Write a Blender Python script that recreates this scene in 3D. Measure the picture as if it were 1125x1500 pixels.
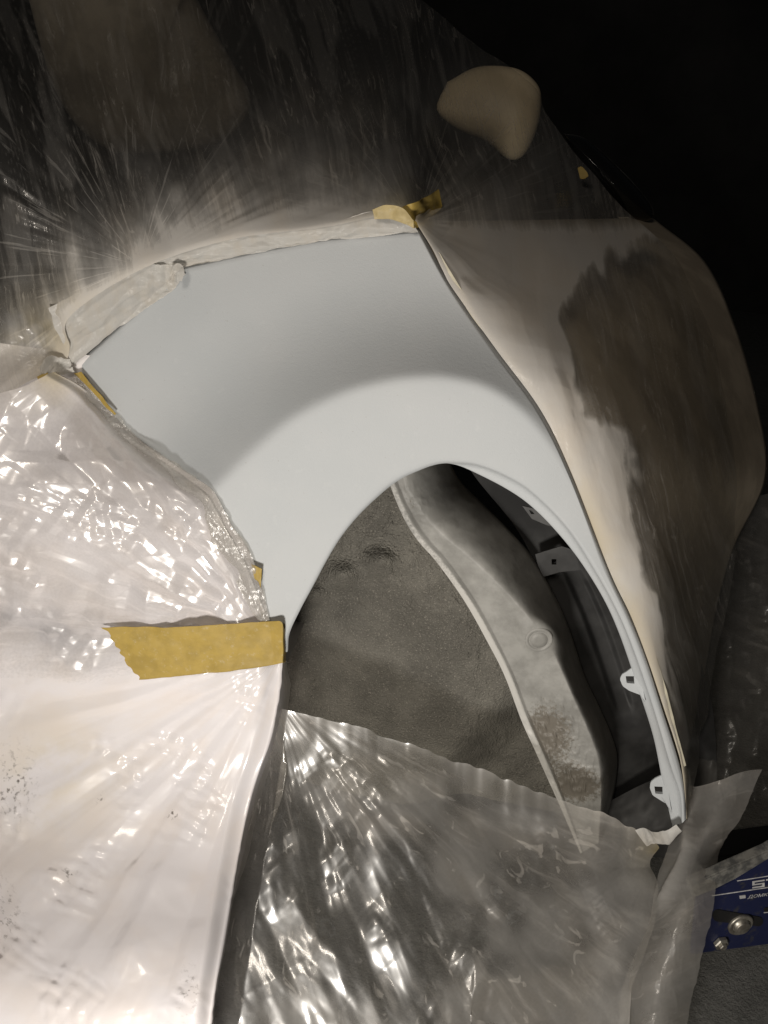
import bpy, bmesh, math
import numpy as np
from mathutils import Vector, Matrix

for o in list(bpy.data.objects):
    bpy.data.objects.remove(o)
S = bpy.context.scene
COL = S.collection
R = math.radians

# ------------------------------------------------------------------ camera
CAM = np.array([0.0, -0.95, 1.12])
PITCH, YAW, ROLL, FOV = R(25), R(-6), R(6), R(62)
Fw = np.array([math.sin(YAW)*math.cos(PITCH), math.cos(YAW)*math.cos(PITCH), -math.sin(PITCH)])
R0 = np.cross(Fw, [0, 0, 1]); R0 /= np.linalg.norm(R0)
U0 = np.cross(R0, Fw)
Rt = R0*math.cos(ROLL)+U0*math.sin(ROLL)
Up = U0*math.cos(ROLL)-R0*math.sin(ROLL)
FPX = 750/math.tan(FOV/2)
cd = bpy.data.cameras.new('camera')
cd.sensor_fit = 'VERTICAL'; cd.angle = FOV; cd.clip_start = 0.02; cd.clip_end = 100
cam = bpy.data.objects.new('camera', cd); COL.objects.link(cam)
cam.matrix_world = Matrix(((Rt[0], Up[0], -Fw[0], CAM[0]), (Rt[1], Up[1], -Fw[1], CAM[1]), (Rt[2], Up[2], -Fw[2], CAM[2]), (0, 0, 0, 1)))
S.camera = cam

# ------------------------------------------------------------------ light
W = bpy.data.worlds.new('World'); S.world = W; W.use_nodes = True
W.node_tree.nodes['Background'].inputs[0].default_value = (0.9, 0.95, 1.0, 1)
W.node_tree.nodes['Background'].inputs[1].default_value = 0.006

def area(name, loc, target, size, energy, col, sy=None):
    l = bpy.data.lights.new(name, 'AREA'); l.shape = 'RECTANGLE' if sy else 'DISK'; l.size = size; l.energy = energy; l.color = col
    if sy: l.size_y = sy
    o = bpy.data.objects.new(name, l); COL.objects.link(o)
    o.location = loc
    o.rotation_euler = (Vector(target)-Vector(loc)).to_track_quat('-Z', 'Y').to_euler()
    return o
area('work_lamp', (-0.14, -1.22, 0.38), (0.0, 0.1, 0.66), 0.24, 14.5, (1.0, 0.94, 0.86))
area('fill_lamp', (-0.5, -1.9, 2.0), (0.1, 0.4, 0.9), 0.5, 12.0, (1.0, 0.90, 0.78))  # added fill light for the upper film and nose, no known fitting

S.view_settings.view_transform = 'Standard'; S.view_settings.look = 'None'
S.view_settings.exposure = 0; S.view_settings.gamma = 1
S.render.engine = 'CYCLES'
S.cycles.transparent_max_bounces = 24; S.cycles.max_bounces = 8
S.cycles.use_denoising = True
S.cycles.caustics_reflective = False; S.cycles.caustics_refractive = False
S.cycles.sample_clamp_indirect = 4

# ------------------------------------------------------------------ helpers
rng = np.random.default_rng(7)
HT = rng.random((512, 512))

def vn(x, y, seed=0):
    x = np.asarray(x, float)+seed*17.31; y = np.asarray(y, float)+seed*7.77
    xi = np.floor(x).astype(int); yi = np.floor(y).astype(int)
    fx = x-xi; fy = y-yi
    fx = fx*fx*fx*(fx*(fx*6-15)+10); fy = fy*fy*fy*(fy*(fy*6-15)+10)
    g = lambda a, b: HT[(a+b*57) % 512, (b+a*13) % 512]
    return (g(xi, yi)*(1-fx)+g(xi+1, yi)*fx)*(1-fy)+(g(xi, yi+1)*(1-fx)+g(xi+1, yi+1)*fx)*fy

def fbm(x, y, o=4, seed=0):
    s = 0; a = 1; t = 0
    for i in range(o):
        s = s+a*vn(x*2**i, y*2**i, seed+i*3); t += a; a *= .5
    return s/t

def ridge(x, y, o=3, seed=0):
    s = 0; a = 1; t = 0
    for i in range(o):
        s = s+a*(1-np.abs(2*vn(x*2.1**i, y*2.1**i, seed+i*5)-1))**1.5; t += a; a *= .5
    return s/t

def sst(a, b, x):
    t = np.clip((x-a)/(b-a), 0, 1); return t*t*(3-2*t)

def rays(u, v):
    u = np.asarray(u, float); v = np.asarray(v, float)
    return Fw+Rt*((u-562.5)/FPX)[..., None]+Up*((750-v)/FPX)[..., None]

def atY(u, v, y):
    d = rays(u, v); t = (np.asarray(y, float)-CAM[1])/d[..., 1]
    return CAM+t[..., None]*d

def atZ(u, v, z):
    d = rays(u, v); t = (z-CAM[2])/d[..., 2]
    return CAM+t[..., None]*d

def Yb(x, z):                     # side of the car: flat along the sill, curving inwards to the nose and up to the shoulder
    return 0.55*np.maximum(0, x-0.02)**2+0.5*np.maximum(0, z-0.8)**2

def onBody(u, v, h=0.0):
    y = np.zeros_like(np.asarray(u, float))
    for _ in range(12):
        p = atY(u, v, y); y = Yb(p[..., 0], p[..., 2])-h
    return atY(u, v, y)

def cr(pts, n, corners=()):
    """Catmull-Rom through points; sharp at the listed indices."""
    P = np.asarray(pts, float); N = len(P); out = []
    cs = set(corners) | {0, N-1}
    for i in range(N-1):
        p1, p2 = P[i], P[i+1]
        m1 = (p2-p1) if i in cs else (P[i+1]-P[i-1])/2
        m2 = (p2-p1) if (i+1) in cs else (P[i+2]-P[i])/2
        L = np.linalg.norm((p2-p1)[:2])
        for m in (m1, m2):
            k = np.linalg.norm(m[:2])
            if k > 1.6*L+1e-9: m *= 1.6*L/k
        t = np.linspace(0, 1, n, endpoint=False)[:, None]
        out.append((2*t**3-3*t**2+1)*p1+(t**3-2*t**2+t)*m1+(-2*t**3+3*t**2)*p2+(t**3-t**2)*m2)
    out.append(P[-1:])
    return np.concatenate(out)

def link(name, me, mat=None, parent=None):
    o = bpy.data.objects.new(name, me); COL.objects.link(o)
    if mat: me.materials.append(mat)
    if parent: o.parent = parent
    return o

def raw_mesh(name, V, F, mat, parent=None, smooth=True):
    me = bpy.data.meshes.new(name); me.from_pydata([tuple(map(float, p)) for p in V], [], F); me.update()
    me.polygons.foreach_set('use_smooth', [smooth]*len(me.polygons))
    return link(name, me, mat, parent)

def grid(name, P, mat, parent=None, attrs=None, smooth=True, closed=False):
    a, b = P.shape[:2]
    me = bpy.data.meshes.new(name)
    me.vertices.add(a*b); me.vertices.foreach_set('co', P.reshape(-1).astype(np.float32))
    i = np.arange(a*b).reshape(a, b)
    if closed: i = np.concatenate([i, i[:1]], 0)
    q = np.stack([i[:-1, :-1], i[1:, :-1], i[1:, 1:], i[:-1, 1:]], -1).reshape(-1, 4)
    c = P[a//2, b//2]; e = np.cross(P[min(a//2+1, a-1), b//2]-c, P[a//2, min(b//2+1, b-1)]-c)
    if np.dot(e, CAM-c) < 0: q = q[:, ::-1]
    me.loops.add(q.size); me.loops.foreach_set('vertex_index', q.reshape(-1).astype(np.int32))
    me.polygons.add(len(q)); me.polygons.foreach_set('loop_start', np.arange(0, q.size, 4, dtype=np.int32))
    me.polygons.foreach_set('loop_total', np.full(len(q), 4, np.int32))
    me.polygons.foreach_set('use_smooth', np.full(len(q), smooth))
    me.update(calc_edges=True); me.validate()
    for k, v in (attrs or {}).items():
        if v.ndim == 3:
            at = me.attributes.new(k, 'FLOAT_VECTOR', 'POINT'); at.data.foreach_set('vector', v.reshape(-1).astype(np.float32))
        else:
            at = me.attributes.new(k, 'FLOAT', 'POINT'); at.data.foreach_set('value', v.reshape(-1).astype(np.float32))
    return link(name, me, mat, parent)

def normals(P):
    n = np.cross(np.gradient(P, axis=0), np.gradient(P, axis=1))
    n /= np.linalg.norm(n, axis=-1, keepdims=True)+1e-12
    s = np.sign(((CAM-P)*n).sum(-1, keepdims=True))
    return n*np.where(np.median(s) < 0, -1, 1)

def thing(name, label, cat, loc=(0, 0, 0), group=None):
    o = bpy.data.objects.new(name, None); COL.objects.link(o); o.location = loc; o.empty_display_size = .05
    o['label'] = label; o['category'] = cat
    if group: o['group'] = group
    return o

def tag(o, label, cat, group=None):
    o['label'] = label; o['category'] = cat
    if group: o['group'] = group
    return o

# ------------------------------------------------------------------ materials
class NT:
    def __init__(s, name):
        s.m = bpy.data.materials.new(name); s.m.use_nodes = True; s.t = s.m.node_tree; s.t.nodes.clear()
        s.out = s.n('ShaderNodeOutputMaterial')
    def n(s, t, **k):
        x = s.t.nodes.new(t)
        for a, b in k.items(): setattr(x, a, b)
        return x
    def l(s, a, b): s.t.links.new(a, b)
    def math(s, op, a, b=None, c=None, clamp=False):
        x = s.n('ShaderNodeMath', operation=op); x.use_clamp = clamp
        for i, v in enumerate((a, b, c)):
            if v is None: continue
            if isinstance(v, (int, float)): x.inputs[i].default_value = v
            else: s.l(v, x.inputs[i])
        return x.outputs[0]
    def noise(s, vec, scale, detail=4, rough=.55, dist=0):
        x = s.n('ShaderNodeTexNoise'); x.inputs['Scale'].default_value = scale
        x.inputs['Detail'].default_value = detail; x.inputs['Roughness'].default_value = rough
        x.inputs['Distortion'].default_value = dist
        if vec is not None: s.l(vec, x.inputs['Vector'])
        return x.outputs[0]
    def vmul(s, vec, v):
        x = s.n('ShaderNodeVectorMath', operation='MULTIPLY'); s.l(vec, x.inputs[0]); x.inputs[1].default_value = v
        return x.outputs[0]
    def ss(s, v, a, b):
        x = s.n('ShaderNodeMapRange', interpolation_type='SMOOTHSTEP'); s.l(v, x.inputs[0])
        x.inputs[1].default_value = a; x.inputs[2].default_value = b
        return x.outputs[0]
    def mixc(s, f, a, b):
        x = s.n('ShaderNodeMix', data_type='RGBA')
        if isinstance(f, (int, float)): x.inputs[0].default_value = f
        else: s.l(f, x.inputs[0])
        for i, v in ((6, a), (7, b)):
            if isinstance(v, tuple): x.inputs[i].default_value = (*v, 1)
            else: s.l(v, x.inputs[i])
        return x.outputs[2]
    def mixs(s, f, a, b):
        x = s.n('ShaderNodeMixShader')
        if isinstance(f, (int, float)): x.inputs[0].default_value = f
        else: s.l(f, x.inputs[0])
        s.l(a, x.inputs[1]); s.l(b, x.inputs[2]); return x.outputs[0]
    def attr(s, name, vec=False):
        x = s.n('ShaderNodeAttribute', attribute_name=name); return x.outputs['Vector' if vec else 'Fac']
    def bump(s, h, strength, dist):
        x = s.n('ShaderNodeBump'); x.inputs['Strength'].default_value = strength; x.inputs['Distance'].default_value = dist
        s.l(h, x.inputs['Height']); return x.outputs[0]
    def end(s, sh): s.l(sh, s.out.inputs[0]); return s.m

def plain(name, col, rough=.5, metal=0, var=.12, scale=30, col2=None, bumpd=0, bscale=200, spec=.5, coords='Object', lo=.4, hi=.62):
    t = NT(name); tc = t.n('ShaderNodeTexCoord').outputs[coords]
    f = t.noise(tc, scale, 6, .6)
    c2 = col2 or tuple(c*(1-var*2) for c in col)
    p = t.n('ShaderNodeBsdfPrincipled')
    t.l(t.mixc(t.ss(f, lo, hi), c2, col), p.inputs['Base Color'])
    rr = t.math('MULTIPLY_ADD', t.noise(tc, scale*3, 3), .25, rough-.12, clamp=True); t.l(rr, p.inputs['Roughness'])
    p.inputs['Metallic'].default_value = metal; p.inputs['Specular IOR Level'].default_value = spec
    if bumpd: t.l(t.bump(t.noise(tc, bscale, 5), .6, bumpd), p.inputs['Normal'])
    return t.end(p.outputs[0])

def film_mat(name, haze=.05, streak=.25, dab=.35, fs=(110, 9), col=(.86, .83, .79), gloss=.05, grough=.13, crinkle=.0012, cs=(70, 25), transl=.35, bd=3, bn=.5, soft=.65):
    t = NT(name)
    fl = t.attr('flow', True); sp = t.attr('spray')
    n1 = t.noise(t.vmul(fl, (fs[0], fs[1], 1)), 1, 5, .6, .6)
    n2 = t.noise(t.vmul(fl, (fs[0]*.8, fs[1]*3.2, 1)), 1, 3, .5, 1.2)
    n3 = t.noise(t.vmul(fl, (14, 9, 1)), 1, 4)
    n4 = t.noise(t.vmul(fl, (300, 220, 1)), 1, 2)
    s1 = t.math('MULTIPLY', t.ss(n1, .5, .72), t.ss(n3, .35, .62))
    s2 = t.math('MULTIPLY', t.ss(n2, .60, .67), t.ss(n3, .42, .58))
    spn = t.math('MULTIPLY', sp, t.math('MULTIPLY_ADD', n1, .55, t.math('MULTIPLY_ADD', n4, .3, .6)))
    cov = t.math('ADD', t.math('MULTIPLY_ADD', s1, streak, haze), t.math('MULTIPLY_ADD', s2, dab, spn), clamp=True)
    for k_ in ('fan_a', 'fan_b'):          # creases fanning out of a gathering point, glints painted as pale lines
        fv_ = t.attr(k_, True)
        ln = t.ss(t.noise(t.vmul(fv_, (26, 2.2, 1)), 1, 2.5, .6), .585, .66)
        cov = t.math('ADD', cov, t.math('MULTIPLY', ln, t.attr(k_+'_weight')), clamp=True)
    cov = t.math('MINIMUM', cov, .97)
    d = t.n('ShaderNodeBsdfDiffuse'); tr = t.n('ShaderNodeBsdfTranslucent'); tp = t.n('ShaderNodeBsdfTransparent')
    tp.inputs[0].default_value = (.95, .94, .91, 1)
    cc = t.mixc(t.ss(n3, .4, .7), col, tuple(c*k for c, k in zip(col, (1.0, .97, .93))))
    cc = t.mixc(t.math('MULTIPLY', t.attr('stain'), t.ss(n3, .3, .55), clamp=True), cc, (.62, .50, .22))
    gr = t.math('MULTIPLY', t.attr('grime'), t.ss(t.noise(t.vmul(fl, (130, 110, 1)), 1, 4, .7), .52, .66), clamp=True)
    cc = t.mixc(gr, cc, (.10, .085, .07))
    cov = t.math('MAXIMUM', cov, t.math('MULTIPLY', gr, .9))
    t.l(cc, d.inputs[0]); t.l(cc, tr.inputs[0])
    body = t.mixs(transl, d.outputs[0], tr.outputs[0])
    base = t.mixs(cov, tp.outputs[0], body)
    g = t.n('ShaderNodeBsdfGlossy'); g.inputs['Roughness'].default_value = grough
    g2 = t.n('ShaderNodeBsdfGlossy'); g2.inputs['Roughness'].default_value = min(.6, grough*2.6)
    h = t.math('ADD', t.noise(t.vmul(fl, (cs[0], cs[1], 1)), 1, bd, .5, .8), t.math('MULTIPLY', n1, bn))
    b = t.bump(h, 1, crinkle); t.l(b, g.inputs['Normal']); t.l(b, g2.inputs['Normal'])
    b2 = t.bump(h, .5, crinkle); bnv = t.attr('base_normal', True)
    mx = t.n('ShaderNodeMix', data_type='VECTOR'); mx.inputs[0].default_value = soft
    t.l(b2, mx.inputs[4]); t.l(bnv, mx.inputs[5])
    nz_ = t.n('ShaderNodeVectorMath', operation='NORMALIZE'); t.l(mx.outputs[1], nz_.inputs[0])
    t.l(nz_.outputs[0], d.inputs['Normal']); t.l(nz_.outputs[0], tr.inputs['Normal'])
    lw = t.n('ShaderNodeLayerWeight'); lw.inputs[0].default_value = .5
    fac = t.math('MULTIPLY_ADD', t.math('POWER', lw.outputs['Facing'], 4), .3, gloss)
    fac = t.math('MULTIPLY', fac, t.math('SUBTRACT', 1.15, cov), clamp=True)
    return t.end(t.mixs(fac, base, t.mixs(.6, g.outputs[0], g2.outputs[0])))

def tape_mat(name, col, dusty=0.3):
    t = NT(name); tc = t.n('ShaderNodeTexCoord').outputs['Object']
    p = t.n('ShaderNodeBsdfPrincipled'); p.inputs['Roughness'].default_value = .55
    f = t.noise(tc, 40, 5, .65)
    c = t.mixc(t.ss(f, .35, .65), tuple(x*.82 for x in col), col)
    d = t.ss(t.noise(tc, 120, 4, .7), .55, .75)
    c = t.mixc(t.math('MULTIPLY', d, dusty), c, (.72, .68, .56))
    t.l(c, p.inputs['Base Color'])
    wv = t.noise(t.vmul(tc, (1500, 400, 400)), 1, 2)
    t.l(t.bump(wv, .5, .0004), p.inputs['Normal'])
    tl = t.n('ShaderNodeBsdfTranslucent'); t.l(c, tl.inputs[0])
    return t.end(t.mixs(.15, p.outputs[0], tl.outputs[0]))

def primer_mat():
    t = NT('primer'); tc = t.n('ShaderNodeTexCoord').outputs['Object']
    p = t.n('ShaderNodeBsdfPrincipled')
    f = t.noise(tc, 7, 4, .5); f2 = t.noise(tc, 900, 2, .5)
    c = t.mixc(t.ss(f, .3, .7), (.485, .51, .528), (.515, .535, .55))
    c = t.mixc(t.math('MULTIPLY', t.ss(f2, .60, .75), .16), c, (.42, .44, .46))
    c = t.mixc(t.math('MULTIPLY', t.ss(t.noise(tc, 60, 6, .7), .58, .8), .25), c, (.68, .69, .69))
    sp = t.ss(t.noise(tc, 330, 2, .5), .735, .76)
    c = t.mixc(t.math('MULTIPLY', sp, .5), c, (.36, .35, .33))
    t.l(c, p.inputs['Base Color']); p.inputs['Roughness'].default_value = .62; p.inputs['Specular IOR Level'].default_value = .25
    t.l(t.bump(t.math('ADD', f2, t.noise(tc, 260, 2)), .35, .0005), p.inputs['Normal'])
    return t.end(p.outputs[0])

def undercoat_mat():
    t = NT('undercoat'); tc = t.n('ShaderNodeTexCoord').outputs['Object']
    p = t.n('ShaderNodeBsdfPrincipled')
    c = t.mixc(t.ss(t.noise(tc, 12, 6, .6), .35, .65), (.145, .138, .12), (.215, .205, .178))
    c = t.mixc(t.ss(t.noise(tc, 420, 3, .6), .55, .72), c, (.36, .335, .29))
    t.l(c, p.inputs['Base Color']); p.inputs['Roughness'].default_value = .6; p.inputs['Specular IOR Level'].default_value = .3
    t.l(t.bump(t.noise(tc, 290, 2, .6), 1, .0055), p.inputs['Normal'])
    return t.end(p.outputs[0])

def rail_mat():
    t = NT('rail_paint'); tc = t.n('ShaderNodeTexCoord').outputs['Object']
    p = t.n('ShaderNodeBsdfPrincipled')
    c = t.mixc(t.ss(t.noise(tc, 16, 6, .65), .35, .65), (.26, .256, .24), (.40, .396, .375))
    d = t.attr('dirt'); nn = t.noise(tc, 170, 6, .7)
    c = t.mixc(t.ss(t.math('ADD', d, t.math('MULTIPLY_ADD', nn, 1.3, -.65)), .32, .6), c, (.19, .172, .145))
    fl = t.attr('edge')
    c = t.mixc(t.ss(t.math('ADD', fl, t.math('MULTIPLY_ADD', nn, .8, -.4)), .35, .65), c, (.62, .61, .58))
    t.l(c, p.inputs['Base Color']); p.inputs['Roughness'].default_value = .5
    t.l(t.bump(nn, .35, .0012), p.inputs['Normal'])
    return t.end(p.outputs[0])

def concrete_mat():
    t = NT('concrete'); tc = t.n('ShaderNodeTexCoord').outputs['Object']
    p = t.n('ShaderNodeBsdfPrincipled'); p.inputs['Roughness'].default_value = .9
    c = t.mixc(t.ss(t.noise(tc, 22, 8, .75), .35, .65), (.15, .15, .14), (.23, .23, .215))
    c = t.mixc(t.ss(t.noise(tc, 160, 5, .7), .55, .7), c, (.10, .095, .09))
    c = t.mixc(t.ss(t.noise(tc, 90, 5, .7), .6, .75), c, (.34, .33, .31))
    t.l(c, p.inputs['Base Color']); t.l(t.bump(t.noise(tc, 150, 6, .75), 1, .010), p.inputs['Normal'])
    return t.end(p.outputs[0])

M = dict(
    primer=primer_mat(), under=undercoat_mat(), rail=rail_mat(), concrete=concrete_mat(),
    black=plain('black_paint', (.012, .012, .012), .35, scale=8),
    inner=plain('inner_wing_paint', (.055, .055, .055), .6, scale=14, col2=(.03, .03, .03)),
    cream=plain('cream_paint', (.85, .71, .49), .45, scale=10, var=.06),
    bumper=plain('bumper_plastic', (.62, .53, .41), .5, scale=9, col2=(.46, .39, .30)),
    doorp=plain('door_paint', (.82, .79, .79), .5, scale=6, var=.04),
    seat=plain('seat_cloth', (.24, .21, .165), .9, scale=12),
    lamp=plain('dark_glass', (.01, .01, .01), .15, scale=5),
    gap=plain('slot_shade', (.006, .006, .006), .7),
    wall=plain('dark_wall', (.05, .05, .048), .9, scale=3),
    steel=plain('worn_zinc', (.42, .40, .35), .42, metal=.75, scale=60, col2=(.22, .20, .17)),
    blue=plain('blue_paint', (.008, .012, .048), .55, scale=60, col2=(.030, .031, .042), lo=.3, hi=.45),
    arm=plain('dusty_arm', (.17, .165, .15), .7, scale=50, col2=(.06, .06, .058)),
    white=plain('white_print', (.62, .62, .62), .6, scale=80, var=.15),
    tape=tape_mat('masking_tape', (.50, .355, .085)),
    tape2=tape_mat('masking_tape_pale', (.62, .50, .25), .6),
    film_top=film_mat('film_top', haze=.045, streak=.14, dab=.20, fs=(170, 8), bn=.25, gloss=.08),
    film_door=film_mat('film_door', haze=.16, streak=.10, dab=.10, fs=(40, 4), gloss=.42, grough=.12, crinkle=.0025, cs=(9, 6), bd=2, bn=.1, col=(.85, .82, .84), transl=.06),
    film_wheel=film_mat('film_wheel', haze=.06, streak=.16, dab=.26, fs=(60, 7), gloss=.17, grough=.15, crinkle=.0010, cs=(16, 5), bd=1.5, bn=.05),
    film_strip=film_mat('film_strip', haze=.15, streak=.08, dab=.12, fs=(60, 8), gloss=.06),
    film_slack=film_mat('film_slack', haze=.035, streak=.05, dab=.05, fs=(60, 8), gloss=.03, grough=.2),
    film_fold=film_mat('film_fold', haze=.38, streak=.15, dab=.1, soft=.35, col=(.74, .725, .69), gloss=.16, grough=.18, crinkle=.0012),
)

# ------------------------------------------------------------------ the setting
fv = [(-6, -5, 0), (6, -5, 0), (6, 6, 0), (-6, 6, 0)]
floor = raw_mesh('floor', fv, [(0, 1, 2, 3)], M['concrete'], smooth=False); floor['kind'] = 'structure'
wall = raw_mesh('wall', [(-6, 6, 0), (6, 6, 0), (6, 6, 3.2), (-6, 6, 3.2), (-6, 6.1, 0), (6, 6.1, 0), (6, 6.1, 3.2), (-6, 6.1, 3.2)],
                [(0, 1, 2, 3), (5, 4, 7, 6), (3, 2, 6, 7), (0, 3, 7, 4), (1, 5, 6, 2)], M['wall'], smooth=False); wall['kind'] = 'structure'

# ------------------------------------------------------------------ the car
car = thing('car', 'car under repair with one bare grey primed front wing and open wheel arch', 'car', (0, .4, 0))
def carp(o): o.parent = car; o.matrix_parent_inverse = Matrix.Translation((0, -.4, 0)); return o

FIN = [(421, 955), (424, 928), (440, 893), (460, 856), (478, 822), (496, 792), (514, 768), (532, 748), (552, 729), (572, 712), (592, 699), (612, 690), (630, 683), (648, 679), (672, 679),
       (700, 682), (739, 697), (778, 721), (830, 773), (873, 838), (908, 903), (934, 968), (960, 1046), (982, 1120), (996, 1163), (999, 1206)]
FOUT = [(400, 955), (390, 890), (381, 852), (364, 807), (338, 767), (311, 718), (271, 691), (196, 638), (150, 590), (108, 537), (185, 468), (267, 392), (373, 368), (480, 349), (612, 337),
        (658, 421), (722, 512), (787, 600), (833, 693), (889, 835), (920, 901), (946, 966), (972, 1046), (993, 1112), (1002, 1155), (1005, 1200)]
NS = 12
A = cr(FIN, NS); B = cr(FOUT, NS, corners=(9, 11, 14))
crease = cr([(250, 830), (300, 735), (340, 690), (380, 652), (430, 612), (500, 577), (560, 560), (610, 553), (660, 554), (715, 568), (765, 600), (805, 645), (840, 700), (890, 800), (940, 920)], 12)

def sdist(U, V, poly):
    """signed pixel distance to a polyline, positive above it (left of travel)"""
    best = np.full(U.shape, 1e9); sg = np.ones(U.shape)
    for a, b in zip(poly[:-1], poly[1:]):
        e = b-a; L = (e**2).sum()
        t = np.clip(((U-a[0])*e[0]+(V-a[1])*e[1])/L, 0, 1)
        dx = U-a[0]-t*e[0]; dy = V-a[1]-t*e[1]; d = np.hypot(dx, dy)
        s = np.sign(e[1]*dx-e[0]*dy); m = d < best
        best = np.where(m, d, best); sg = np.where(m, s, sg)
    return best*sg

# slope profile across the flare -> height
sx = np.linspace(-300, 600, 1800)
slope = 1.0*sst(-12, 12, sx)*(1-.82*sst(8, 190, sx))-.10*(1-sst(-70, -10, sx))
hgt = np.cumsum(slope)*(sx[1]-sx[0])*0.00078
hgt = hgt-np.interp(-20, sx, hgt)

def fender_h(U, V):
    return .030-np.interp(sdist(U, V, crease), sx, hgt)

tt = np.linspace(0, 1, 70)
U = A[:, None, 0]+(B-A)[:, None, 0]*tt; V = A[:, None, 1]+(B-A)[:, None, 1]*tt
H = fender_h(U, V)
ed = np.minimum(1, (1-tt)[None, :]*np.linalg.norm(B-A, axis=1)[:, None]/5)      # rolled outer edge
ei = np.minimum(1, tt[None, :]*np.linalg.norm(B-A, axis=1)[:, None]/6)
H = H-.003*(1-ed)**2-.003*(1-ei)**2
PF = onBody(U, V, H)
EDGE = B[::2]; EH = H[::2, -1]
def hx(u, v, fall=90.):
    u = np.asarray(u, float); v = np.asarray(v, float); hh = np.zeros(u.shape); ws = np.zeros(u.shape)
    for (a_, b_), h_ in zip(EDGE, EH):
        d = (u-a_)**2+(v-b_)**2; w = 1/(d+900.)**2; hh += w*h_; ws += w
    return hh/ws*np.exp(-np.abs(sdist(u, v, EDGE))/fall)
back = PF[:, -1:]+np.array([0, .022, 0]); backi = PF[:, :1]+np.array([0, .004, 0])
inw = (A-B)/np.linalg.norm(A-B, axis=1)[:, None]
P = np.concatenate([backi, PF, back], 1)
fender = carp(grid('fender', P, M['primer']))
# return flange round the arch
FL_IN = [(400, 960), (405, 930), (420, 893), (442, 850), (460, 812), (480, 778), (500, 752), (520, 730), (545, 710), (568, 697), (590, 688), (612, 683), (630, 679), (648, 678), (672, 682),
         (700, 694), (739, 714), (772, 736), (806, 768), (845, 815), (882, 873), (908, 930), (936, 1012), (957, 1078), (970, 1140), (985, 1210)]
FI = cr(FL_IN, NS)
t5 = np.array([0, .12, .3, .55, .8, 1.0, 1.02])
Uf = A[:, None, 0]+(FI-A)[:, None, 0]*t5; Vf = A[:, None, 1]+(FI-A)[:, None, 1]*t5
yb = PF[:, :1, 1]
yoff = np.array([.0035, .010, .013, .014, .0145, .015, .018])
carp(grid('arch_flange', atY(Uf, Vf, yb+yoff), M['primer'])).parent = fender

def plate(name, outline, hole, yfun, mat, parent, thick=.002, rim=True):
    """flat pressed plate with one hole, from matched outlines"""
    n = 40
    def rs(p):
        p = np.asarray(p+[p[0]], float); s = np.r_[0, np.cumsum(np.linalg.norm(np.diff(p, axis=0), axis=1))]
        q = np.linspace(0, s[-1], n, endpoint=False)
        return np.stack([np.interp(q, s, p[:, 0]), np.interp(q, s, p[:, 1])], 1)
    c = np.mean(hole, 0)
    def order(p):
        a = np.arctan2(p[:, 1]-c[1], p[:, 0]-c[0]); return p[np.argsort(a)]
    o, h = order(rs(outline)), order(rs(hole))
    rings = [o, h+(o-h)*.25, h]
    P = np.stack([atY(r[:, 0], r[:, 1], yfun(r[:, 0], r[:, 1])) for r in rings], 1)
    if rim: P[:, 1, 1] -= .0
    front = np.concatenate([P[:, :1]+[0, thick, 0], P, P[:, -1:]+[0, thick*2.5, 0]], 1)
    ob = grid(name, front, mat, closed=True, smooth=False)
    ob.parent = parent
    return ob
ytab = lambda y: (lambda u, v: np.full(u.shape, y))
def flange_y(u, v):
    i = np.argmin((FI[:, 0]-u)**2+(FI[:, 1]-v)**2); return PF[i, 0, 1]
y1 = flange_y(932, 995)+.0142; y2 = flange_y(965, 1160)+.0142; y3 = flange_y(790, 755)+.019
plate('clip_tab', [(926, 978), (918, 984), (911, 988), (908, 995), (912, 1005), (922, 1012), (938, 1018), (946, 1030), (940, 1000)], [(916.5, 990.5), (928.5, 990.5), (929.5, 1001.5), (918, 1000.5)], ytab(y1), M['primer'], fender)
plate('clip_tab', [(969, 1136), (960, 1140), (953, 1146), (952, 1155), (956, 1165), (967, 1172), (977, 1178), (984, 1192), (979, 1158)], [(958.5, 1152), (970.5, 1152.5), (971, 1163.5), (960, 1162.5)], ytab(y2), M['primer'], fender)
plate('bracket', [(765, 741), (786, 746), (796, 758), (812, 772), (800, 769), (779, 760)], [(775, 747), (779, 748), (783, 753), (778, 753)], ytab(y3), M['inner'], fender)

# inner parts of the wheel well ------------------------------------------------
rail_edge = [(556, 655), (572, 712), (592, 760), (613, 793), (640, 824), (680, 880), (716, 944), (740, 992), (764, 1056), (784, 1100), (800, 1136), (822, 1185), (850, 1250)]
RE = cr(rail_edge, 20)
uu = np.linspace(0, 1, 200)
left = np.stack([np.interp(np.linspace(0, 1, len(RE)), [0, 1], [330, 360]), RE[:, 1]*.92+60], 1)
U = left[:, None, 0]+(RE[:, 0]+14-left[:, 0])[:, None]*uu; V = left[:, None, 1]+(RE[:, 1]-left[:, 1])[:, None]*uu
Yu = .215+.05*(1-uu)[None, :]**2+0*U
Yu = Yu+.07*sst(0, 70, (U-700)*.75+(V-1045)*.66)
for cx, cy, r, a in ((503, 843, 29, .030), (556, 822, 29, .032), (462, 870, 22, .022)):
    d = np.hypot((U-cx)*1.0, (V-cy)*1.25)/r
    Yu = Yu-a*np.exp(-1.6*d*d)
Yu = Yu-.010*np.exp(-((U-440-.2*(V-960))/16)**2)*sst(920, 950, V)*fbm(U/9, V/9, 3, 4)
Yu = Yu-.006*ridge(U/14, V/14, 3, 2)*sst(110, 20, np.abs(U-np.interp(V, RE[:, 1], RE[:, 0])+45))
Yu = Yu-.0010*fbm(U/5, V/5, 3, 9)-.012*fbm(U/70, V/70, 2, 5)
under = carp(grid('inner_apron', atY(U, V, Yu), M['under']))
cl = raw_mesh  # noqa

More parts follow.
